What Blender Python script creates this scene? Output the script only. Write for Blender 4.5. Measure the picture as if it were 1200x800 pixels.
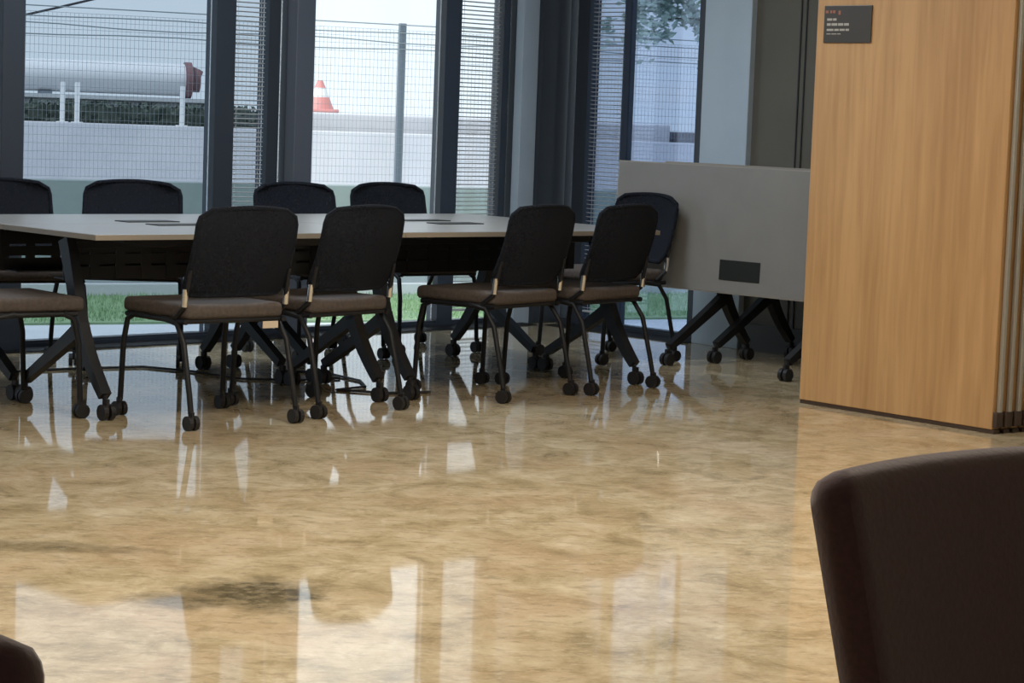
import bpy, bmesh, math, random
from mathutils import Vector, Matrix
random.seed(7)
S = bpy.context.scene
COL = S.collection
for o in list(bpy.data.objects): bpy.data.objects.remove(o)

# ------------------------------------------------------------------ camera
F = 2800.0; CAMH = 1.28
PITCH = math.atan(270 / 2800); ROLL = math.radians(2.1)
cam = bpy.data.cameras.new('camera'); camo = bpy.data.objects.new('camera', cam); COL.objects.link(camo)
cam.sensor_width = 36; cam.lens = F / 1200 * 36; cam.clip_end = 500; cam.clip_start = .05
fwd = Vector((0, math.cos(PITCH), -math.sin(PITCH))); r0 = Vector((1, 0, 0)); u0 = r0.cross(fwd)
rr = r0 * math.cos(ROLL) + u0 * math.sin(ROLL); uu = -r0 * math.sin(ROLL) + u0 * math.cos(ROLL)
M = Matrix((rr, uu, -fwd)).transposed().to_4x4(); M.translation = (0, 0, CAMH)
camo.matrix_world = M
S.camera = camo
S.view_settings.view_transform = 'Standard'; S.view_settings.look = 'None'
S.view_settings.gamma = 1; S.view_settings.use_curve_mapping = False; S.view_settings.exposure = 0

# ------------------------------------------------------------------ sky and lights
w = bpy.data.worlds.new('overcast'); S.world = w; w.use_nodes = True
nt = w.node_tree; nt.nodes.clear()
bgd = nt.nodes.new('ShaderNodeBackground'); wo = nt.nodes.new('ShaderNodeOutputWorld')
bgd.inputs[0].default_value = (.86, .97, 1.05, 1); bgd.inputs[1].default_value = 1.3
nt.links.new(bgd.outputs[0], wo.inputs[0])

def area(name, loc, size, power, color, target=None):
    l = bpy.data.lights.new(name, 'AREA'); l.shape = 'RECTANGLE'; l.size = size[0]; l.size_y = size[1]
    l.energy = power; l.color = color
    o = bpy.data.objects.new(name, l); COL.objects.link(o); o.location = loc
    if target is not None:
        o.rotation_euler = (Vector(target) - Vector(loc)).to_track_quat('-Z', 'Y').to_euler()
    return o
WARM = (1, .90, .77)
area('ceiling_lamp_front', (.5, 7.4, 3.0), (1.4, 1.4), 92, WARM)
area('ceiling_lamp_near', (-1.2, 5.0, 3.0), (1.6, 1.6), 98, WARM)
area('cool_fill_far', (-1.0, 11.0, 3.0), (1.8, .9), 75, (.80, .90, 1))  # added cool fill, no real fitting: lifts window frames, tabletops and floor
sun = bpy.data.lights.new('veiled_sun', 'SUN'); sun.energy = 3.6; sun.angle = math.radians(50)
suno = bpy.data.objects.new('veiled_sun', sun); COL.objects.link(suno); suno.location = (-10, 10, 12)
suno.rotation_euler = Vector((.62, .45, -.75)).to_track_quat('-Z', 'Y').to_euler()

# ------------------------------------------------------------------ materials
def mat(name, col, rough=.5, metal=0, spec=.5, noise=None, bump=0, coat=0, **k):
    m = bpy.data.materials.new(name); m.use_nodes = True
    n = m.node_tree.nodes; L = m.node_tree.links; b = n['Principled BSDF']
    b.inputs['Base Color'].default_value = (*col, 1); b.inputs['Roughness'].default_value = rough
    b.inputs['Metallic'].default_value = metal; b.inputs['Specular IOR Level'].default_value = spec
    b.inputs['Coat Weight'].default_value = coat
    if noise:
        sc, col2 = noise
        tc = n.new('ShaderNodeTexCoord'); nz = n.new('ShaderNodeTexNoise'); nz.inputs['Scale'].default_value = sc
        nz.inputs['Detail'].default_value = 5
        mp = n.new('ShaderNodeMapping'); mp.inputs['Scale'].default_value = k.get('stretch', (1, 1, 1))
        L.new(tc.outputs['Object'], mp.inputs[0]); L.new(mp.outputs[0], nz.inputs['Vector'])
        cr = n.new('ShaderNodeValToRGB'); cr.color_ramp.elements[0].position = .35; cr.color_ramp.elements[1].position = .65
        cr.color_ramp.elements[0].color = (*col, 1); cr.color_ramp.elements[1].color = (*col2, 1)
        L.new(nz.outputs['Fac'], cr.inputs[0]); L.new(cr.outputs[0], b.inputs['Base Color'])
        if bump:
            bp = n.new('ShaderNodeBump'); bp.inputs['Strength'].default_value = bump; bp.inputs['Distance'].default_value = .01
            L.new(nz.outputs['Fac'], bp.inputs['Height']); L.new(bp.outputs[0], b.inputs['Normal'])
    return m

M_black = mat('black_metal', (.010, .011, .014), .5, 0, .3)
M_mesh_fab = mat('black_mesh_fabric', (.0085, .0105, .016), .9, 0, .15, noise=(90, (.012, .0145, .021)))
M_seat = mat('brown_seat_fabric', (.090, .072, .063), .9, noise=(60, (.064, .052, .046)), bump=.2)
M_chrome = mat('chrome', (.75, .75, .76), .18, 1)
M_rubber = mat('black_rubber', (.01, .01, .012), .55)
M_top = mat('grey_laminate', (.235, .228, .215), .32, spec=.9, noise=(7, (.22, .214, .203)))
M_topedge = mat('table_edge', (.3, .27, .23), .4)
M_tframe = mat('charcoal_table_metal', (.014, .015, .018), .4, .2)
M_socket = mat('black_socket', (.012, .014, .012), .5)
M_frame = mat('dark_aluminium', (.040, .050, .066), .4, .2)
M_colmn = mat('grey_aluminium', (.11, .125, .155), .45, .2)
M_pale = mat('pale_painted_column', (.46, .56, .66), .6, noise=(3, (.42, .52, .62)))
M_olive = mat('olive_wall_panel', (.12, .11, .088), .6, noise=(2, (.10, .094, .078)))
M_skirt = mat('black_skirting', (.012, .012, .013), .4)
M_white = mat('white_paint', (.72, .72, .70), .7)
M_slat = mat('blind_slat', (.60, .62, .64), .5)
M_concrete = mat('pale_concrete', (.66, .65, .67), .9, noise=(1.2, (.56, .56, .59)))
M_lowwall = mat('grey_green_render', (.36, .41, .41), .9, noise=(2, (.31, .36, .355)))
M_kerb = mat('kerb_stone', (.62, .64, .66), .8)
M_pave = mat('pale_paving', (.58, .62, .66), .7, noise=(3, (.52, .56, .60)))
M_soil = mat('lawn_soil', (.20, .30, .17), 1, noise=(14, (.26, .38, .22)))
M_grass = mat('grass', (.22, .36, .18), .8, noise=(8, (.32, .47, .28)))
M_hedge = mat('dark_hedge', (.035, .055, .045), .9, noise=(9, (.09, .11, .09)))
M_leaf = mat('green_leaf', (.10, .20, .07), .6, noise=(3, (.17, .29, .10)))
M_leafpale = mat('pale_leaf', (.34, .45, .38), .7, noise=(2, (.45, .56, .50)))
M_bark = mat('bark', (.09, .075, .06), .9)
M_pipe = mat('white_pipe_paint', (.72, .73, .75), .35)
M_galv = mat('galvanised_steel', (.20, .235, .28), .5, .4)
M_wire = mat('fence_wire', (.30, .33, .36), .5, .4)
M_red = mat('red_plastic', (.66, .27, .25), .5)
M_whitepl = mat('white_plastic', (.8, .8, .8), .5)
M_burg = mat('burgundy_fabric', (.095, .052, .064), .9, 0, .2, noise=(120, (.080, .044, .055)), bump=.1)
M_burg.node_tree.nodes['Principled BSDF'].inputs['Sheen Weight'].default_value = .5
M_alu = mat('brushed_aluminium', (.50, .48, .43), .4, .7)
M_seal = mat('dark_brown_seal', (.05, .03, .02), .6)
M_sign = mat('dark_sign_plate', (.052, .045, .038), .4)
M_text = mat('pale_lettering', (.42, .40, .36), .6)
M_textr = mat('red_lettering', (.30, .12, .08), .6)
M_beige = mat('beige_tag', (.62, .52, .40), .7)
M_cable = mat('dark_cable', (.02, .022, .028), .5)

def glass(name, tint):
    m = bpy.data.materials.new(name); m.use_nodes = True
    n = m.node_tree.nodes; L = m.node_tree.links; n.clear()
    o = n.new('ShaderNodeOutputMaterial'); mx = n.new('ShaderNodeMixShader')
    t = n.new('ShaderNodeBsdfTransparent'); g = n.new('ShaderNodeBsdfGlossy'); fr = n.new('ShaderNodeFresnel')
    fr.inputs[0].default_value = 1.35; g.inputs['Roughness'].default_value = .02
    t.inputs[0].default_value = (*tint, 1)
    L.new(fr.outputs[0], mx.inputs[0]); L.new(t.outputs[0], mx.inputs[1]); L.new(g.outputs[0], mx.inputs[2]); L.new(mx.outputs[0], o.inputs[0])
    return m
G_left = glass('grey_tinted_glass', (.66, .70, .74))
G_clear = glass('clear_glass', (.97, .98, .98))
G_right = glass('blue_tinted_glass', (.58, .64, .74))

# see-through mesh back
m = M_mesh_fab; n = m.node_tree.nodes; L = m.node_tree.links
tr = n.new('ShaderNodeBsdfTransparent'); mx = n.new('ShaderNodeMixShader'); mx.inputs[0].default_value = .06
L.new(n['Principled BSDF'].outputs[0], mx.inputs[1]); L.new(tr.outputs[0], mx.inputs[2]); L.new(mx.outputs[0], n['Material Output'].inputs[0])

def wood_mat():
    m = bpy.data.materials.new('oak_veneer'); m.use_nodes = True
    n = m.node_tree.nodes; L = m.node_tree.links; b = n['Principled BSDF']
    tc = n.new('ShaderNodeTexCoord'); mp = n.new('ShaderNodeMapping'); mp.inputs['Scale'].default_value = (22, 22, 1.3)
    nz = n.new('ShaderNodeTexNoise'); nz.inputs['Scale'].default_value = 1.6; nz.inputs['Detail'].default_value = 6; nz.inputs['Distortion'].default_value = .4
    mp2 = n.new('ShaderNodeMapping'); mp2.inputs['Scale'].default_value = (4, 4, .25)
    nz2 = n.new('ShaderNodeTexNoise'); nz2.inputs['Scale'].default_value = 1.5; nz2.inputs['Detail'].default_value = 2
    L.new(tc.outputs['Object'], mp.inputs[0]); L.new(mp.outputs[0], nz.inputs['Vector'])
    L.new(tc.outputs['Object'], mp2.inputs[0]); L.new(mp2.outputs[0], nz2.inputs['Vector'])
    ad = n.new('ShaderNodeMath'); ad.operation = 'ADD'; mu = n.new('ShaderNodeMath'); mu.operation = 'MULTIPLY'; mu.inputs[1].default_value = .5
    L.new(nz.outputs['Fac'], ad.inputs[0]); L.new(nz2.outputs['Fac'], ad.inputs[1]); L.new(ad.outputs[0], mu.inputs[0])
    cr = n.new('ShaderNodeValToRGB'); e = cr.color_ramp.elements
    e[0].position = .36; e[0].color = (.40, .225, .095, 1); e[1].position = .62; e[1].color = (.55, .33, .15, 1)
    L.new(mu.outputs[0], cr.inputs[0]); L.new(cr.outputs[0], b.inputs['Base Color'])
    b.inputs['Roughness'].default_value = .45
    return m
M_wood = wood_mat()

def floor_mat():
    m = bpy.data.materials.new('polished_travertine'); m.use_nodes = True
    n = m.node_tree.nodes; L = m.node_tree.links; b = n['Principled BSDF']
    tc = n.new('ShaderNodeTexCoord')
    def noise(scale, detail, st=(1, 1, 1), dist=0, rough=.55):
        mp = n.new('ShaderNodeMapping'); mp.inputs['Scale'].default_value = st; mp.inputs['Rotation'].default_value = (0, 0, .12)
        z = n.new('ShaderNodeTexNoise'); z.inputs['Scale'].default_value = scale; z.inputs['Detail'].default_value = detail
        z.inputs['Distortion'].default_value = dist; z.inputs['Roughness'].default_value = rough
        L.new(tc.outputs['Object'], mp.inputs[0]); L.new(mp.outputs[0], z.inputs['Vector']); return z.outputs['Fac']
    def ramp(f, stops):
        c = n.new('ShaderNodeValToRGB'); e = c.color_ramp.elements
        e[0].position, e[0].color = stops[0][0], (*stops[0][1], 1); e[1].position, e[1].color = stops[-1][0], (*stops[-1][1], 1)
        for p, q in stops[1:-1]:
            k = e.new(p); k.color = (*q, 1)
        L.new(f, c.inputs[0]); return c.outputs[0]
    def mix(f, a, c, mode='MIX'):
        x = n.new('ShaderNodeMix'); x.data_type = 'RGBA'; x.blend_type = mode
        if isinstance(f, float): x.inputs[0].default_value = f
        else: L.new(f, x.inputs[0])
        for s, v in ((6, a), (7, c)):
            if isinstance(v, tuple): x.inputs[s].default_value = (*v, 1)
            else: L.new(v, x.inputs[s])
        return x.outputs[2]
    base = ramp(noise(5.5, 10, (1, .75, 1), .5, .68), [(.32, (.29, .23, .13)), (.46, (.46, .375, .23)), (.57, (.56, .47, .315)), (.72, (.68, .60, .44))])
    warm = ramp(noise(2.0, 4), [(.45, (0, 0, 0)), (.68, (1, 1, 1))])
    c1 = mix(warm, base, mix(.45, base, (.52, .37, .23)))
    dk = ramp(noise(22, 10, (.55, 1, 1), .5, .75), [(.36, (1, 1, 1)), (.50, (0, 0, 0))])
    c2 = mix(dk, c1, mix(.5, c1, (.22, .175, .10)))
    gl = ramp(noise(45, 8, (.6, 1, 1), .4, .75), [(.55, (0, 0, 0)), (.72, (1, 1, 1))])
    c3 = mix(gl, c2, mix(.5, c2, (.82, .74, .58)))
    # one dark mineral vein with its own shape
    sx = n.new('ShaderNodeSeparateXYZ'); L.new(tc.outputs['Object'], sx.inputs[0])
    wob = noise(9, 6)
    def M2(op, a, c=None):
        q = n.new('ShaderNodeMath'); q.operation = op
        for i, v in enumerate((a, c)):
            if v is None: continue
            if isinstance(v, (int, float)): q.inputs[i].default_value = v
            else: L.new(v, q.inputs[i])
        return q.outputs[0]
    def blob(cx, cy, ax, ay, amp):
        dx = M2('DIVIDE', M2('SUBTRACT', sx.outputs[0], cx), ax); dy = M2('DIVIDE', M2('SUBTRACT', sx.outputs[1], cy), ay)
        r = M2('SQRT', M2('ADD', M2('MULTIPLY', dx, dx), M2('MULTIPLY', dy, dy)))
        r = M2('ADD', r, M2('MULTIPLY', M2('SUBTRACT', wob, .5), 1.8))
        q = M2('MULTIPLY', M2('SUBTRACT', 1.35, r), 1.3); cl = n.new('ShaderNodeClamp'); L.new(q, cl.inputs[0])
        return M2('MULTIPLY', cl.outputs[0], amp)
    v = M2('MAXIMUM', blob(-.64, 6.14, .17, .19, 1.0), blob(-.80, 6.03, .17, .09, .8))
    v = M2('MAXIMUM', v, blob(-1.33, 6.70, .30, .08, .5))
    v = M2('MULTIPLY', v, ramp(noise(26, 5), [(.35, (.6, .6, .6)), (.6, (.95, .95, .95))]))
    c4 = mix(v, c3, (.085, .07, .04))
    L.new(c4, b.inputs['Base Color'])
    b.inputs['Roughness'].default_value = .045
    b.inputs['IOR'].default_value = 1.42
    bp = n.new('ShaderNodeBump'); bp.inputs['Strength'].default_value = .05; bp.inputs['Distance'].default_value = .004
    L.new(noise(2.5, 2), bp.inputs['Height']); L.new(bp.outputs[0], b.inputs['Normal'])
    return m
M_floor = floor_mat()

# ------------------------------------------------------------------ mesh helpers
def obj(name, bm, m, parent=None, smooth=False):
    me = bpy.data.meshes.new(name); bmesh.ops.recalc_face_normals(bm, faces=bm.faces[:])
    bm.to_mesh(me); bm.free()
    for mm in (m if isinstance(m, (list, tuple)) else [m]): me.materials.append(mm)
    if smooth:
        me.polygons.foreach_set('use_smooth', [True] * len(me.polygons))
        me.set_sharp_from_angle(angle=math.radians(40))
    o = bpy.data.objects.new(name, me); COL.objects.link(o)
    if parent: o.parent = parent
    return o
def tag(o, label=None, cat=None, group=None, kind=None):
    if label: o['label'] = label
    if cat: o['category'] = cat
    if group: o['group'] = group
    if kind: o['kind'] = kind
    return o
def thing(name, label, cat, loc=(0, 0, 0), rz=0, group=None):
    o = bpy.data.objects.new(name, None); COL.objects.link(o); o.location = loc; o.rotation_euler = (0, 0, rz)
    o.empty_display_size = .1
    return tag(o, label, cat, group)
def box(bm, c, s, bev=0, rot=None, seg=2):
    mt = Matrix.Translation(c) @ (rot.to_4x4() if rot is not None else Matrix()) @ Matrix.Diagonal((*s, 1))
    g = bmesh.ops.create_cube(bm, size=1, matrix=mt)
    if bev:
        ed = list({e for v in g['verts'] for e in v.link_edges})
        bmesh.ops.bevel(bm, geom=ed, offset=bev, segments=seg, affect='EDGES', profile=.5)
    return bm
def B(c, s, bev=0, rot=None, seg=2): return box(bmesh.new(), c, s, bev, rot, seg)
def tube(bm, pts, r, n=10, caps=True):
    pts = [Vector(p) for p in pts]; rings = []
    rs = r if isinstance(r, (list, tuple)) else [r] * len(pts)
    up = None
    for i, p in enumerate(pts):
        t = (pts[min(i + 1, len(pts) - 1)] - pts[max(i - 1, 0)]).normalized()
        if up is None: up = t.orthogonal().normalized()
        else: up = (up - t * up.dot(t)).normalized()
        sd = t.cross(up)
        rings.append([bm.verts.new(p + (up * math.cos(a) + sd * math.sin(a)) * rs[i]) for a in [2 * math.pi * k / n for k in range(n)]])
    for a, b in zip(rings, rings[1:]):
        for k in range(n): bm.faces.new((a[k], a[(k + 1) % n], b[(k + 1) % n], b[k]))
    if caps: bm.faces.new(rings[0][::-1]); bm.faces.new(rings[-1])
    return bm
def T(pts, r, n=10): return tube(bmesh.new(), pts, r, n)
def bez(a, b, c, k=8):
    a, b, c = Vector(a), Vector(b), Vector(c)
    return [a * (1 - t) ** 2 + b * 2 * t * (1 - t) + c * t * t for t in [i / k for i in range(k + 1)]]
def strip_bar(bm, pts, hw, hh):                       # rectangular bar along points (in a vertical plane x = const)
    pts = [Vector(p) for p in pts]; rings = []
    for i, p in enumerate(pts):
        t = (pts[min(i + 1, len(pts) - 1)] - pts[max(i - 1, 0)]).normalized()
        sx_ = Vector((1, 0, 0)); nn = t.cross(sx_).normalized()
        h = hh[i] if isinstance(hh, (list, tuple)) else hh
        rings.append([bm.verts.new(p + sx_ * a * hw + nn * b * h) for a, b in ((-1, -1), (1, -1), (1, 1), (-1, 1))])
    for a, b in zip(rings, rings[1:]):
        for k in range(4): bm.faces.new((a[k], a[(k + 1) % 4], b[(k + 1) % 4], b[k]))
    bm.faces.new(rings[0][::-1]); bm.faces.new(rings[-1])
    return bm
def sheet(fn, nu, nv, th):                            # closed curved pad; fn(u,v)->(point,normal), th(u,v) thickness
    bm = bmesh.new(); f = []; b = []
    for j in range(nv + 1):
        rf = []; rb = []
        for i in range(nu + 1):
            u = -1 + 2 * i / nu; v = j / nv; p, nn = fn(u, v); t = th(u, v)
            rf.append(bm.verts.new(p + nn * t / 2)); rb.append(bm.verts.new(p - nn * t / 2))
        f.append(rf); b.append(rb)
    for j in range(nv):
        for i in range(nu):
            bm.faces.new((f[j][i], f[j][i + 1], f[j + 1][i + 1], f[j + 1][i])); bm.faces.new((b[j][i], b[j + 1][i], b[j + 1][i + 1], b[j][i + 1]))
    for j in range(nv):
        bm.faces.new((f[j][0], f[j + 1][0], b[j + 1][0], b[j][0])); bm.faces.new((f[j][nu], b[j][nu], b[j + 1][nu], f[j + 1][nu]))
    for i in range(nu):
        bm.faces.new((f[0][i], b[0][i], b[0][i + 1], f[0][i + 1])); bm.faces.new((f[nv][i], f[nv][i + 1], b[nv][i + 1], b[nv][i]))
    return bm
def copy_tree(o, parent=None):
    c = o.copy(); COL.objects.link(c)
    if parent: c.parent = parent
    for ch in list(o.children): copy_tree(ch, c)
    return c

# ------------------------------------------------------------------ room shell
AA = math.radians(45.2); A = Vector((math.cos(AA), math.sin(AA), 0)); N = Vector((A.y, -A.x, 0)); P0 = Vector((-2.454, 12.0, 0))
R0 = Vector((.2, 14.67, 0)); R1 = Vector((1.576, 13.1, 0)); BD = (R1 - R0).normalized(); NB = Vector((BD.y, -BD.x, 0))
RA = Matrix((A, -N, Vector((0, 0, 1)))).transposed()   # local x along facade, y outwards
RB = Matrix((BD, -NB, Vector((0, 0, 1)))).transposed()
CEIL = 3.1
def fac(u0, u1, n0, n1, z0, z1, bm=None, wall='L', bev=0):
    """a box on the left facade (wall L) or right wall (wall R): u along, n into the room"""
    bm = bm or bmesh.new()
    P, D, NN, R = (P0, A, N, RA) if wall == 'L' else (R0, BD, NB, RB)
    c = P + D * (u0 + u1) / 2 + NN * (n0 + n1) / 2; c.z = (z0 + z1) / 2
    return box(bm, c, (u1 - u0, n1 - n0, z1 - z0), bev, R)
def poly(pts, z0, z1):
    bm = bmesh.new(); a = [bm.verts.new((x, y, z0)) for x, y in pts]; b = [bm.verts.new((x, y, z1)) for x, y in pts]
    bm.faces.new(a[::-1]); bm.faces.new(b)
    for i in range(len(pts)): bm.faces.new((a[i], a[(i + 1) % len(pts)], b[(i + 1) % len(pts)], b[i]))
    return bm
UL = -4.4; VR = 5.2
cL = P0 + A * UL; cR = R0 + BD * VR; back = -2.2
UE = 3.86                                             # facade length up to the corner
room = [(cL.x, cL.y), (P0 + A * UE)[:2], (cR.x, cR.y), (cR.x, back), (cL.x, back)]
tag(obj('floor', poly(room, -.12, 0), M_floor), kind='structure')
tag(obj('ceiling', poly(room, CEIL, CEIL + .15), M_white), kind='structure')
tag(obj('wall_left', B((cL.x - .1, (cL.y + back) / 2, CEIL / 2), (.2, cL.y - back, CEIL)), M_white), kind='structure')
tag(obj('wall_right', B((cR.x + .1, (cR.y + back) / 2, CEIL / 2), (.2, cR.y - back, CEIL)), M_white), kind='structure')
tag(obj('wall_rear', B(((cL.x + cR.x) / 2, back - .1, CEIL / 2), (cR.x - cL.x, .2, CEIL)), M_white), kind='structure')

def st(name, bm, m): return tag(obj(name, bm, m), kind='structure')
# base sill bands
st('trim_1', fac(UL, 3.60, -.09, .0, 0, .022), M_frame)
st('trim_2', fac(.02, 1.36, -.09, .0, 0, .022, wall='R'), M_frame)
# dark floor grilles running along the foot of the glass
def grille(name, u0, u1, wall):
    bm = fac(u0, u1, .0, .20, .0005, .003, wall=wall)
    for k in range(7): fac(u0, u1, .012 + k * .027, .022 + k * .027, .003, .007, bm, wall)
    return st(name, bm, M_skirt)
grille('trim_16', UL, 3.50, 'L'); grille('trim_17', .22, 1.36, 'R')
# ceiling-level heads
st('trim_3', fac(UL, 3.60, -.10, .0, 2.85, CEIL), M_frame)
st('trim_4', fac(.02, 1.36, -.10, .0, 2.85, CEIL, wall='R'), M_frame)

def win(idx, uA, uB, gm, wall='L', fl=.05, fr=.05):
    r = bpy.data.objects.new('window_%d' % idx, None); COL.objects.link(r); tag(r, kind='structure')
    bm = bmesh.new()
    if fl: fac(uA, uA + fl, -.09, .0, .022, 2.85, bm, wall)
    if fr: fac(uB - fr, uB, -.09, .0, .022, 2.85, bm, wall)
    fac(uA + fl, uB - fr, -.08, -.01, 2.80, 2.85, bm, wall); fac(uA + fl, uB - fr, -.08, -.01, .022, .034, bm, wall)
    obj('window_frame', bm, M_frame, r)
    obj('glass_pane', fac(uA + fl, uB - fr, -.055, -.045, .034, 2.80, wall=wall), gm, r)
    return r
def blind(u0, u1, wall, label, gap=.025, tilt=14):
    P, D, NN, R = (P0, A, N, RA) if wall == 'L' else (R0, BD, NB, RB)
    base = P + D * (u0 + u1) / 2 + NN * (-.028)
    r = thing('window_blind', label, 'blind', base, math.atan2(D.y, D.x), 'slatted blinds in the narrow side windows')
    W_ = u1 - u0; bm = bmesh.new(); z = .11
    tl = Matrix.Rotation(math.radians(-tilt), 3, 'X')
    while z < 2.72:
        box(bm, (0, 0, z), (W_ - .012, .019, .0022), 0, tl); z += gap
    obj('slats', bm, M_slat, r)
    obj('head_rail', B((0, 0, 2.75), (W_, .034, .045), .004), M_slat, r)
    obj('bottom_rail', B((0, 0, .09), (W_ - .01, .022, .012), .002), M_slat, r)
    bm = bmesh.new()
    for sx in (-.36, .36): tube(bm, [(sx * W_, 0, .09), (sx * W_, 0, 2.74)], .0012, 5)
    obj('ladder_cord', bm, M_slat, r)
    return r
# left facade, from the camera side to the corner
win(1, UL, -.14 - 1.70 + .0, G_left, fl=.12, fr=.10)
st('trim_5', fac(-1.84, -1.64, -.10, .11, 0, CEIL, bev=.004), M_colmn)
win(2, -1.64, -.17, G_left, fl=.04, fr=.05)
st('trim_6', fac(-.22, -.09, -.10, .09, 0, CEIL, bev=.004), M_frame)
win(3, -.075, 1.245, G_left, fl=.04, fr=.08)
win(4, 1.245, 1.60, G_left, fl=.05, fr=.075)
blind(1.30, 1.52, 'L', 'narrow slatted blind left of the broad grey mullion between the two big windows')
win(5, 1.60, 1.655, G_clear, fl=.004, fr=.004)
st('trim_7', fac(1.655, 1.785, -.10, .08, 0, CEIL, bev=.004), M_colmn)
win(6, 1.785, 2.93, G_clear, fl=.03, fr=.085)
win(7, 2.93, 3.37, G_clear, fl=.04, fr=.05)
blind(2.965, 3.315, 'L', 'wide bright slatted blind between the brightest window and the corner column', tilt=14)
win(8, 3.37, 3.425, G_clear, fl=.004, fr=.004)
st('trim_8', fac(3.425, 3.56, -.10, .06, 0, CEIL, bev=.004), M_pale)
# dark corner column
cc = P0 + A * 3.74
st('trim_9', fac(3.56, 3.815, -.12, .09, 0, CEIL, bev=.004), M_frame)
# right wall
win(9, .13, .20, G_clear, 'R', .004, .004)
win(10, .20, .605, G_right, 'R', .10, .004)
blind(.305, .60, 'R', 'bluish slatted blind right of the dark corner column, beside the tree view', tilt=10)
win(11, .605, 1.33, G_right, 'R', .004, .11)
st('trim_10', fac(1.36, 1.72, -.10, .10, 0, CEIL, wall='R', bev=.004), M_pale)
st('wall_far', fac(1.72, VR + .1, -.12, .06, 0, CEIL, wall='R'), M_olive)
st('baseboard_far', fac(1.74, VR, .06, .085, 0, .15, wall='R'), M_skirt)
bm = bmesh.new()
for v in (2.05, 2.09, 2.9, 3.7): fac(v, v + .008, .055, .066, .15, CEIL, bm, 'R')
st('trim_11', bm, M_skirt)

# ------------------------------------------------------------------ folding partition stack
WP = Vector((1.316, 10.849, 0)); WD = Vector((.634, -.774, 0)).normalized(); WN = Vector((.774, .634, 0)).normalized()
wrz = math.atan2(WD.y, WD.x)
labels = ['front oak veneer partition panel carrying the dark sign plate',
          'second oak partition panel, directly behind the one with the sign',
          'third oak partition panel in the stack by the right edge of the photo',
          'rearmost oak partition panel of the folded stack']
for k in range(4):
    r = thing('partition_panel', labels[k], 'partition panel', WP + WN * (.030 + k * .062) + WD * (.012 * k * 0), wrz, 'folded partition panels')
    # local x along panel, local y away from camera side (WN)
    Lw = 1.133
    obj('wood_core', B((Lw / 2 - .006, 0, 1.539), (Lw - .012, .046, 3.042), .003), M_wood, r)
    bm = bmesh.new(); box(bm, (Lw + .002, 0.004, 1.545), (.016, .020, 3.02), .002); box(bm, (-.004, 0.004, 1.545), (.008, .020, 3.02), .002)
    obj('edge_profile', bm, M_alu, r)
    bm = bmesh.new(); box(bm, (Lw / 2, 0, .009), (Lw - .004, .040, .018), .002)
    box(bm, (Lw / 2 + .005, 0, 3.08), (Lw - .10, .03, .04))
    obj('bottom_seal', bm, M_seal, r)
    bm = bmesh.new(); box(bm, (Lw + .003, -.004, .06), (.022, .044, .065), .004)
    obj('corner_cap', bm, M_seal, r)
    if k == 0:
        s = obj('sign_plate', B((.19, -.0265, 1.717), (.285, .007, .165), .002), M_sign, r); s['label'] = 'dark sign plate'
        bm = bmesh.new()
        def words(z, x0, segs, h):
            x = x0
            for wd in segs:
                box(bm, (x + wd / 2, -.0305, z), (wd, .002, h)); x += wd + .006
        words(1.738, .068, (.030, .020), .010); words(1.716, .068, (.022, .034, .030, .028), .011)
        words(1.692, .068, (.040, .026, .030, .020), .009); words(1.674, .068, (.024, .030, .018), .004)
        obj('lettering', bm, M_text, s)
        bm = bmesh.new(); 
        for x, wd in ((.066, .018), (.09, .012), (.108, .016)): box(bm, (x, -.0305, 1.772), (wd, .002, .012))
        box(bm, (.142, -.0305, 1.768), (.014, .002, .018))
        q = obj('heading_mark', bm, M_textr, s)

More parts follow.
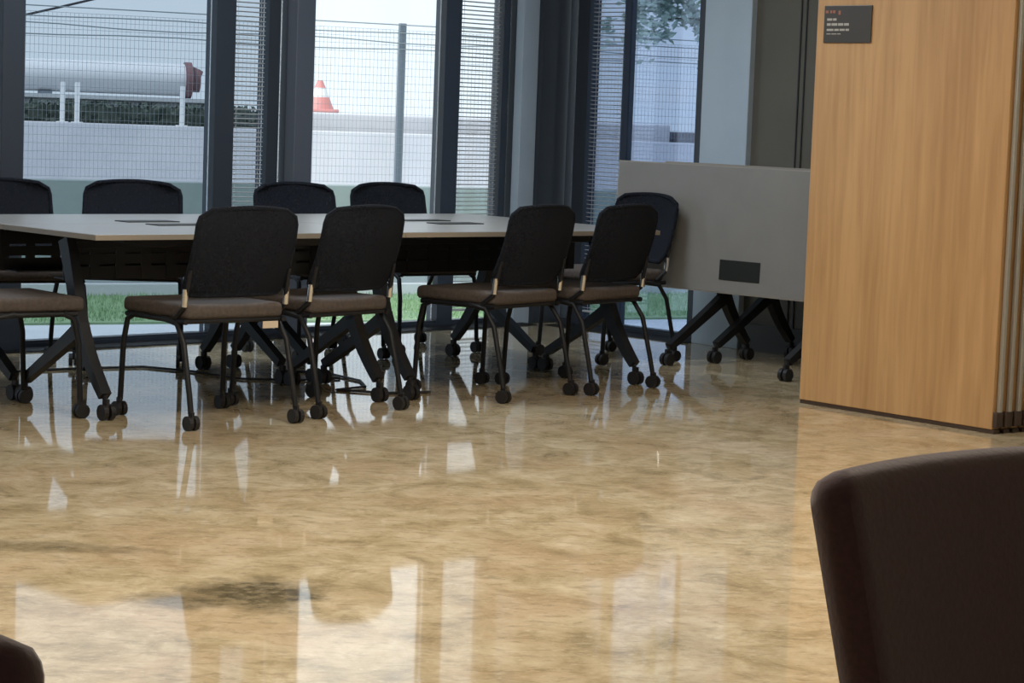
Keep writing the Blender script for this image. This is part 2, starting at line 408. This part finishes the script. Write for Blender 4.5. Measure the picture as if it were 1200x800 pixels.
# ------------------------------------------------------------------ tables
TL = 1.55; TW = .71; TH = .74
def table(label, loc, rz, group, flipped=False, box_side=1, TL=TL, TW=TW, flap_x=0, inset=.085):
    q = 1 if flipped else -1
    r = thing('flip_top_table', label, 'table', loc, rz, group)
    pivz = .70
    def topm(bm):
        if flipped:
            # top surface ends up facing local -Y ; long box side down
            R = Matrix.Translation((0, 0, pivz + .005)) @ Matrix.Rotation(math.radians(88), 4, 'X') @ Matrix.Translation((0, 0, -pivz))
            bmesh.ops.transform(bm, matrix=R, verts=bm.verts[:])
        return bm
    bm = B((0, 0, TH - .012), (TL, TW, .022), .004)
    top = obj('tabletop', topm(bm), M_top, r)
    bm = bmesh.new()
    for s in (-1, 1):
        box(bm, (0, s * (TW / 2 + .001), TH - .013), (TL + .004, .004, .020)); box(bm, (s * (TL / 2 + .001), 0, TH - .013), (.004, TW, .020))
    obj('edge_band', topm(bm), M_topedge, top)
    bm = B((flap_x, box_side * (TW / 2 - .12), TH + .0005), (.27, .105, .005), .0015)
    obj('cable_flap', topm(bm), M_socket, top)
    bm = bmesh.new(); box(bm, (0, 0, pivz - .02), (TL - .16, .05, .035), .004)
    for s in (-1, 1): box(bm, (s * (TL / 2 - .20), 0, pivz + .012), (.03, TW - .16, .022), .003)
    obj('under_frame', topm(bm) if flipped else bm, M_tframe, r)
    if not flipped:
        bm = bmesh.new(); Lt = TL - .30
        for z0, z1 in ((.525, .578), (.588, .628), (.638, .70)): box(bm, (0, .10, (z0 + z1) / 2), (Lt, .006, z1 - z0))
        k = -Lt / 2
        while k < Lt / 2 + .01:
            box(bm, (k, .098, .61), (.045, .006, .17)); k += .125
        box(bm, (0, .155, .528), (Lt, .11, .006))
        obj('cable_tray', bm, M_tframe, r)
    if flipped:
        obj('cross_beam', B((0, .04, .66), (TL - .2, .045, .045), .004), M_tframe, r)
    for s in (-1, 1):
        x = s * (TL / 2 - inset)
        bm = bmesh.new()
        strip_bar(bm, bez((x, 0, .70), (x, q * .07, .52), (x, q * .115, .345), 6), .022, [.034, .033, .031, .030, .030, .031, .034])
        strip_bar(bm, bez((x, q * .115, .36), (x, q * .17, .24), (x, q * .31, .095), 7), .022, [.033, .031, .029, .027, .025, .023, .021, .018])
        strip_bar(bm, bez((x, q * .125, .35), (x, q * .0, .27), (x, q * -.31, .095), 7), .020, [.033, .029, .027, .025, .023, .022, .020, .018])
        lg = obj('leg', bm, M_tframe, r)
        for sy in (-1, 1):
            bm = bmesh.new()
            for dx in (-.016, .016):
                tube(bm, [(x + dx - .010, sy * .322, .032), (x + dx + .010, sy * .322, .032)], .032, 16)
            box(bm, (x, sy * .318, .060), (.016, .034, .05), .003); tube(bm, [(x, sy * .31, .06), (x, sy * .31, .10)], .010, 8)
            obj('caster', bm, M_rubber, lg)
    return r
RT = math.radians(41.6); X = Vector((math.cos(RT), math.sin(RT), 0)); Y = Vector((-X.y, X.x, 0))
T0 = Vector((-1.64, 9.325, 0))
gt = 'conference tables pushed together in a block'
for i, (a, b, lab) in enumerate([
    (0, 0, 'grey-topped conference table nearest the camera at the left end of the block'),
    (1, 0, 'grey-topped conference table at the right end of the block, on the near side'),
    (0, 1, 'grey-topped conference table on the window side, at the left end of the block'),
    (1, 1, 'grey-topped conference table on the window side, at the right end of the block')]):
    c = T0 + X * (TL / 2 + a * (TL + .006)) + Y * (TW / 2 + b * (TW + .006))
    table(lab, c, RT + (math.pi if b else 0), gt)
# flip-top tables tipped up by the wall
b45 = math.radians(-45); Bx = Vector((math.cos(b45), math.sin(b45), 0)); Yb = Vector((-Bx.y, Bx.x, 0))
fl = Vector((.565, 12.985, 0))
FT = 2.1
table('tipped-up grey table showing a black socket flap, in front of the pale column', fl + Bx * (FT / 2), b45, 'tables stored with their tops tipped up', True, -1, FT, .655, -.16, .66)
table('second tipped-up table nested behind the board, only its legs showing', fl + Bx * (FT / 2 + .04) + Yb * .33, b45, 'tables stored with their tops tipped up', True, -1, FT, .655, -.16, .66)

# ------------------------------------------------------------------ nesting chairs
def make_chair():
    r = thing('conference_chair', '', 'chair')
    # local +Y = facing, origin on the floor
    bm = B((0, .03, .452), (.47, .46, .060), .022, seg=4)
    obj('seat', bm, M_seat, r, True)
    bm = bmesh.new()
    for s in (-1, 1): tube(bm, [(s * .235, -.20, .415), (s * .235, .22, .415)], .011)
    for y in (-.18, .18): tube(bm, [(-.235, y, .415), (.235, y, .415)], .010)
    obj('seat_frame', bm, M_black, r, True)
    # backrest
    def bk(u, v):
        rr_ = .07; hh = .345; z = v * hh; hw = .232
        top = max(0, z - (hh - rr_ * .75)) / (rr_ * .75); bot = max(0, .05 - z) / .05
        hw = hw - .065 * (1 - math.sqrt(max(0, 1 - top * top * .98))) - .03 * bot * bot + .008 * (1 - v)
        x = u * hw
        y = -.215 - .095 * v - .018 * math.sin(v * math.pi) + .045 * u * u * (1 - .2 * v)
        nn = Vector((-.25 * u, 1, .28)).normalized()
        return Vector((x, y, .520 + z - .012 * u * u * v)), nn
    b = obj('backrest', sheet(bk, 16, 12, lambda u, v: .014), M_mesh_fab, r, True)
    # rim frame around the back
    pts = [bk(-1, i / 12)[0] for i in range(13)] + [bk(-1 + 2 * i / 14, 1)[0] for i in range(1, 14)] + [bk(1, 1 - i / 12)[0] for i in range(13)]
    pts += [bk(1 - 2 * i / 14, 0)[0] for i in range(1, 14)] + [pts[0]]
    obj('rim', T(pts, .011, 8), M_mesh_fab, b, True)
    def leg(bm, name='leg'): return obj(name, bm, M_black, r, True)
    for s in (-1, 1):
        # rear leg: bends back from the seat side to the caster
        l = leg(T([(s * .240, -.05, .418), (s * .243, -.15, .405), (s * .247, -.205, .33), (s * .250, -.255, .14), (s * .252, -.272, .065)], .0115))
        l2 = leg(T([(s * .238, .16, .418), (s * .242, .205, .395), (s * .246, .225, .30), (s * .25, .235, .065)], .0115))
        for q, y in ((l, -.275), (l2, .238)):
            bm = bmesh.new()
            for dx in (-.014, .014): tube(bm, [(s * .252 + dx - .009, y, .029), (s * .252 + dx + .009, y, .029)], .029, 14)
            box(bm, (s * .252, y, .052), (.012, .030, .044), .003)
            obj('caster', bm, M_rubber, q)
        obj('back_support', T([(s * .240, -.13, .425), (s * .242, -.19, .47), (s * .240, -.205, .53), (s * .236, -.225, .62)], [.010, .010, .010, .008]), M_black, r, True)
        c = obj('chrome_sleeve', T([(s * .2435, -.196, .475), (s * .2425, -.203, .545)], .0125), M_chrome, r, True); c['label'] = 'chrome sleeve'
    return r
proto = make_chair()
RXo, RYo = .252, -.275
def deg(a): return math.radians(a)
used = [False]
def put(lab, grp, x, y, rz):
    o = proto if not used[0] else copy_tree(proto)
    used[0] = True
    o.location = (x, y, 0); o.rotation_euler = (0, 0, rz); o['label'] = lab; o['group'] = grp
    return o
def by_rear(lab, grp, mid, ang):              # mid = midpoint between the rear casters
    a = deg(ang); fx, fy = -math.sin(a), math.cos(a)
    return put(lab, grp, mid[0] - fx * RYo, mid[1] - fy * RYo, a)
gn = 'black conference chairs on the near side of the tables'
gf = 'black conference chairs along the window side of the tables'
cA = by_rear('black-backed chair with a beige tag under its seat, largest back left of centre', gn, (-1.045, 9.36), 42)
by_rear('black-backed chair on the near side, immediately right of the one with a beige tag', gn, (-.62, 9.88), 51)
by_rear('black-backed chair on the near side, standing below the pale column by the corner', gn, (.123, 10.63), 53)
by_rear('black-backed chair at the right end of the near side, in front of the tipped-up board', gn, (.522, 11.05), 53)
ge = 'black conference chairs at the ends of the table block'
by_rear('black chair at the right head of the table block, partly hidden by another chair', ge, (.695, 12.72), 130)
put('black chair at the left head of the table block, seat cut off at left edge', ge, -2.05, 9.50, deg(-52))
by_rear('black chair across the table at the far left, cut off by the left edge', gf, (-2.46, 11.42), 210)
by_rear('black chair across the table, turned squarely to the camera under the left window', gf, (-1.90, 11.83), 188)
by_rear('black chair across the table in front of the broad grey mullion', gf, (-1.155, 12.36), 216)
by_rear('black chair across the table under the brightest window', gf, (-.70, 12.85), 218)

tg = obj('seat_tag', B((.16, -.212, .395), (.075, .004, .028), .001), M_beige, cA); tg['label'] = 'beige tag'

# cables on the floor
tag(obj('power_cable', T([Vector(p) for p in [(-2.30, 10.9, .006), (-2.0, 11.15, .006), (-1.75, 11.3, .006), (-1.5, 11.18, .006), (-1.25, 10.95, .006), (-.98, 10.98, .006), (-.80, 11.12, .006)]], .006, 6), M_cable, None, True), 'thin dark cable lying on the floor below the left window', 'cable', 'cables on the floor')
tag(obj('power_cable', T([Vector(p) for p in [(-1.12, 11.35, .006), (-.88, 11.32, .006), (-.70, 11.05, .006), (-.66, 10.82, .006), (-.78, 10.66, .006), (-.55, 10.60, .006), (-.36, 10.70, .006)]], .006, 6), M_cable, None, True), 'curled dark cable on the floor under the middle of the tables', 'cable', 'cables on the floor')

# ------------------------------------------------------------------ burgundy chairs in the foreground
def lounge(label, loc, rz, grp):
    r = thing('upholstered_chair', label, 'chair', loc, rz, grp)
    def bk(u, v):
        hh = .446; z = v * hh; rad = .035; hw = .262 - .018 * (1 - v)
        top = max(0, z - (hh - rad)) / rad
        hw -= rad * (1 - math.sqrt(max(0, 1 - top * top)))
        y = -.21 - .11 * v + .020 * u * u
        return Vector((u * hw, y, .425 + z + .004 * (1 - u * u) * v)), Vector((-.12 * u, 1, .2)).normalized()
    def th(u, v):
        e = min(1, (1 - abs(u)) / .10); f = min(1, (1 - v) / .09)
        return .016 + .048 * math.sqrt(max(0, 1 - (1 - e) ** 2)) * math.sqrt(max(0, 1 - (1 - f) ** 2))
    obj('backrest', sheet(bk, 44, 44, th), M_burg, r, True)
    obj('seat', B((0, .03, .42), (.52, .50, .09), .035, seg=5), M_burg, r, True)
    bm = bmesh.new(); box(bm, (0, .02, .362), (.46, .42, .03), .005); obj('seat_frame', bm, M_black, r)
    for sx in (-1, 1):
        for y0, y1 in ((.20, .235), (-.17, -.24)):
            obj('leg', T([(sx * .205, y0, .36), (sx * .235, y1, 0.0)], [.018, .012]), M_black, r, True)
    return r
lounge('dark burgundy upholstered chair in the lower right corner of the photo', (.762, 2.73, 0), math.radians(-137), 'burgundy chairs in the foreground')
lounge('burgundy chair with only a rounded corner showing at the lower left', (-.540, 1.44, 0), math.radians(-168), 'burgundy chairs in the foreground')

# ------------------------------------------------------------------ outdoors
bm = bmesh.new(); box(bm, (0, 40, -.50), (110, 110, .12)); tag(obj('ground', bm, M_pave), kind='structure')
WA = math.radians(27.8); WX = Vector((math.cos(WA), math.sin(WA), 0)); WY = Vector((-WX.y, WX.x, 0)); W0 = Vector((-3.929, 18.97, 0)); GZ = -.335   # the yard lies a little below the floor
RW = Matrix((WX, WY, Vector((0, 0, 1)))).transposed()
def ob(u0, u1, n0, n1, z0, z1, bm=None, bev=0):
    bm = bm or bmesh.new(); c = W0 + WX * (u0 + u1) / 2 + WY * (n0 + n1) / 2; c.z = (z0 + z1) / 2
    return box(bm, c, (u1 - u0, n1 - n0, z1 - z0), bev, RW)
U0, U1 = -8.0, 12.0
# paving just outside the glass, kept outside the room
oc = [(P0 + A * UL - N * .14), (P0 + A * (UE + .10) - N * .14), (R0 + BD * (VR + .2) - NB * .16)]
kx = W0 + WX * U1 + WY * 1.0; k0 = W0 + WX * U0 + WY * 1.0
st('trim_12', poly([(p.x, p.y) for p in (oc[0], oc[1], oc[2], Vector((kx.x, kx.y, 0)), Vector((k0.x, k0.y, 0)))], -.46, GZ - .002), M_pave)
st('wall_outer', ob(U0, U1, 0, .22, GZ - .02, .60, bev=.006), M_lowwall)
st('trim_13', ob(U0, U1, -.09, 0, GZ - .02, -.226, bev=.006), M_kerb)
bm = bmesh.new(); box(bm, (0, 0, 0), (U1 - U0 - 3, 2.2, .02), 0)
bmesh.ops.transform(bm, matrix=Matrix.Translation(W0 + WX * (U0 + U1) / 2 + WY * (-1.20) + Vector((0, 0, GZ + .004))) @ RW.to_4x4(), verts=bm.verts[:])
st('trim_14', bm, M_soil)
bm = bmesh.new()
def inside_room(p): return (p - P0).dot(N) > -.2 and (p - R0).dot(NB) > -.25
for k in range(26000):
    p = W0 + WX * random.uniform(-1.0, 8.0) + WY * random.uniform(-2.25, -.12)
    if inside_room(p): continue
    p.z = GZ + .006; a = random.uniform(0, 6.28); h = random.uniform(.018, .045); d = Vector((math.cos(a), math.sin(a), 0)) * .005
    tip = p + Vector((random.uniform(-.012, .012), random.uniform(-.012, .012), h + .008))
    bm.faces.new([bm.verts.new(p - d + Vector((0, 0, .006))), bm.verts.new(p + d + Vector((0, 0, .006))), bm.verts.new(tip)])
tag(obj('grass_strip', bm, M_grass), 'short green grass strip along the foot of the low outer wall', 'grass', kind='stuff')

# fence on the low wall
r = thing('mesh_fence', 'grey wire mesh fence with posts standing on the low outer wall', 'fence', W0 + WY * .11 + Vector((0, 0, .60)), WA)
posts = [-6.7, -5.0, -3.3, -1.65, -.15, 1.66, 3.33, 5.0, 6.7, 8.4, 10.1]
for u in posts:
    bm = B((u, 0, .695), (.060, .04, 1.39), .003); box(bm, (u, 0, .004), (.11, .09, .012)); obj('fence_post', bm, M_galv, r)
bm = bmesh.new(); u = -4.0
def wire(a, b, w_):
    a = Vector(a); b = Vector(b); tube(bm, [a, b], w_, 4, False)
while u < 10:
    wire((u, -.030, .02), (u, -.030, 1.33), .0014); u += .036
z = .03
while z < 1.34:
    wire((-6.7, -.033, z), (10.1, -.033, z), .0018); z += .065
obj('wire_mesh', bm, M_wire, r)
bm = bmesh.new()                                     # strained top wires
for z, dz in ((1.16, .012), (1.23, -.015), (1.30, .008), (1.375, .0)):
    tube(bm, [(-6.7 + i * .5, -.038, z + dz * math.sin(i * 1.3)) for i in range(35)], .005, 5)
obj('top_wire', bm, M_wire, r)

# far retaining wall, hedge, ledge, pipe
FA = math.radians(16); FX = Vector((math.cos(FA), math.sin(FA), 0)); FY = Vector((-FX.y, FX.x, 0)); F0 = Vector((-5.475, 26.88, 0))
RF = Matrix((FX, FY, Vector((0, 0, 1)))).transposed()
def fb(u0, u1, n0, n1, z0, z1, bm=None, bev=0):
    bm = bm or bmesh.new(); c = F0 + FX * (u0 + u1) / 2 + FY * (n0 + n1) / 2; c.z = (z0 + z1) / 2
    return box(bm, c, (u1 - u0, n1 - n0, z1 - z0), bev, RF)
st('wall_beyond', fb(-8, 20, 0, .35, -.44, .967, bev=.01), M_concrete)
bm = bmesh.new()
for k in range(9000):
    p = F0 + FX * random.uniform(-6.8, 2.75) + FY * random.uniform(.42, .92) + Vector((0, 0, random.uniform(.6, 1.205)))
    a = Vector((random.gauss(0, 1), random.gauss(0, 1), random.gauss(0, 1))).normalized() * .042; b = a.orthogonal().normalized() * .024
    bm.faces.new([bm.verts.new(p - a), bm.verts.new(p + b), bm.verts.new(p + a), bm.verts.new(p - b)])
fb(-6.8, 2.75, .50, .86, -.44, 1.16, bm)
tag(obj('hedge', bm, M_hedge), 'dark clipped hedge strip behind the pale concrete wall, below the pipe', 'hedge')
tag(obj('pipe_ledge', fb(-7.5, 2.35, 1.0, 1.55, 1.235, 1.285, fb(-7.4, 2.3, 1.08, 1.45, -.44, 1.235), .004), M_kerb), 'pale narrow ledge carrying the big pipe, seen through the left window', 'ledge')
r = thing('large_pipe', 'thick white pipe running level above the hedge, through the left window', 'pipe', F0 + FY * 1.27, FA)
bm = bmesh.new(); tube(bm, [(-7.5, 0, 1.50), (1.88, 0, 1.50)], .19, 32); obj('pipe_body', bm, M_pipe, r, True)
bm = bmesh.new()
tube(bm, [(1.88, 0, 1.50), (1.96, 0, 1.50)], .215, 28); tube(bm, [(1.96, 0, 1.50), (2.06, 0, 1.50)], .14, 20); tube(bm, [(1.90, 0, 1.64), (2.08, 0, 1.56)], .06, 10)
q = obj('end_flange', bm, mat('dull_red_paint', (.20, .11, .12), .7), r, True); q['label'] = 'dull red end flange'
for u in (-6, -3, .25):
    obj('pipe_saddle', B((u, 0, 1.30), (.15, .25, .03), .004), M_galv, r)
for u, lab in ((.325, 'left one of the two white posts close together before the pipe'), (.49, 'right one of the two white posts close together before the pipe'), (1.68, 'single white post standing near the end of the pipe')):
    bm = fb(u, u + .055, .12, .175, .967, 1.42, bev=.004); fb(u - .035, u + .09, .09, .21, .965, .978, bm)
    tag(obj('rail_post', bm, M_whitepl), lab, 'post', 'white posts on the concrete wall')
# traffic cone and block seen through the bright window
c0 = F0 + FX * 3.45 + FY * .88; c0.z = 1.18
r = thing('barrier_cone', 'red and white cone seen behind the fence in the bright window', 'traffic cone', c0)
bm = bmesh.new(); tube(bm, [(0, 0, .04), (0, 0, .18)], [.17, .115], 20); box(bm, (0, 0, .02), (.44, .44, .04), .01); obj('cone_body', bm, M_red, r, True)
bm = bmesh.new(); tube(bm, [(0, 0, .18), (0, 0, .29)], [.115, .07], 20); q = obj('white_band', bm, M_whitepl, r, True)
bm = bmesh.new(); tube(bm, [(0, 0, .29), (0, 0, .38)], [.07, .03], 20); obj('cone_tip', bm, M_red, r, True)
tag(obj('concrete_block', fb(2.85, 7.8, .6, 1.15, -.44, 1.18, bev=.02), M_concrete), 'long pale grey block behind the cone, across the bright window', 'block')
st('trim_15', fb(7.9, 15, .6, 1.15, -.44, 1.09), mat('mauve_render', (.17, .16, .19), .9, noise=(1.5, (.12, .115, .14))))
tag(obj('overhead_wire', T([F0 + FX * (-1.25 + .5 * i) + Vector((0, 0, 1.80 + .145 * i + .003 * (i - 4) ** 2)) for i in range(9)], .014, 6), M_cable), 'black overhead wire crossing the top left corner of the left window', 'wire')

# trees through the right window
def tree(label, base, h, crown, nleaf, ls, ml, grp, droop=None):
    r = thing('tree', label, 'tree', base, 0, grp)
    bm = bmesh.new()
    tube(bm, [(0, 0, -.44), (.04, .02, h * .4), (.0, 0, h * .75), (.05, 0, h)], [.11, .09, .06, .03], 10)
    for k, (cx, cy, cz, rx, rz_) in enumerate(crown):
        tube(bm, bez((0, 0, min(h * .9, cz * .8 + .2)), (cx * .5, cy * .5, cz + rz_ * .5), (cx, cy, cz), 6), [.03, .026, .022, .018, .014, .01, .007], 6)
    obj('trunk', bm, M_bark, r, True)
    bm = bmesh.new(); tot = sum(c[3] * c[3] * c[4] for c in crown)
    for cx, cy, cz, rx, rz_ in crown:
        cl = [Vector((random.gauss(0, .5) * rx, random.gauss(0, .5) * rx, random.gauss(0, .5) * rz_)) for _ in range(max(4, int(14 * rx)))]
        for k in range(int(nleaf * rx * rx * rz_ / tot)):
            c = random.choice(cl); p = Vector((cx, cy, cz)) + c + Vector([random.gauss(0, .11 * (.4 + rx)) for _ in range(3)])
            a = Vector((random.gauss(0, 1), random.gauss(0, 1), random.gauss(0, .6))).normalized() * ls * random.uniform(.7, 1.2); b = a.cross(Vector((random.gauss(0, 1), random.gauss(0, 1), random.gauss(0, 1)))).normalized() * ls * .45
            bm.faces.new([bm.verts.new(p - a), bm.verts.new(p + b), bm.verts.new(p + a), bm.verts.new(p - b)])
    obj('foliage', bm, ml, r)
    return r
tree('dark green tree with drooping branches close behind the right window, beside the pale column', (1.86, 18.6, 0), 3.2,
     [(-.28, 0, 1.62, .16, .12), (-.50, .1, 1.66, .10, .06), (-.22, 0, 1.95, .13, .13), (-.38, 0, 1.55, .08, .05), (-.35, 0, 2.18, .14, .1), (-.1, 0, 2.5, .5, .35), (.5, .2, 2.9, .9, .6), (-.5, .3, 3.1, .7, .4)],
     6000, .034, M_leaf, 'trees behind the right window')
tree('pale hazy tree farther off, left of the drooping branches', (3.1, 31, 0), 4.0,
     [(-1.35, 0, 2.5, .55, .35), (-.95, 0, 3.0, .8, .5), (-1.6, .0, 3.2, .8, .5), (-.55, 0, 2.4, .5, .4), (-.9, 0, 4.0, 1.2, .7)],
     7000, .075, M_leafpale, 'trees behind the right window')
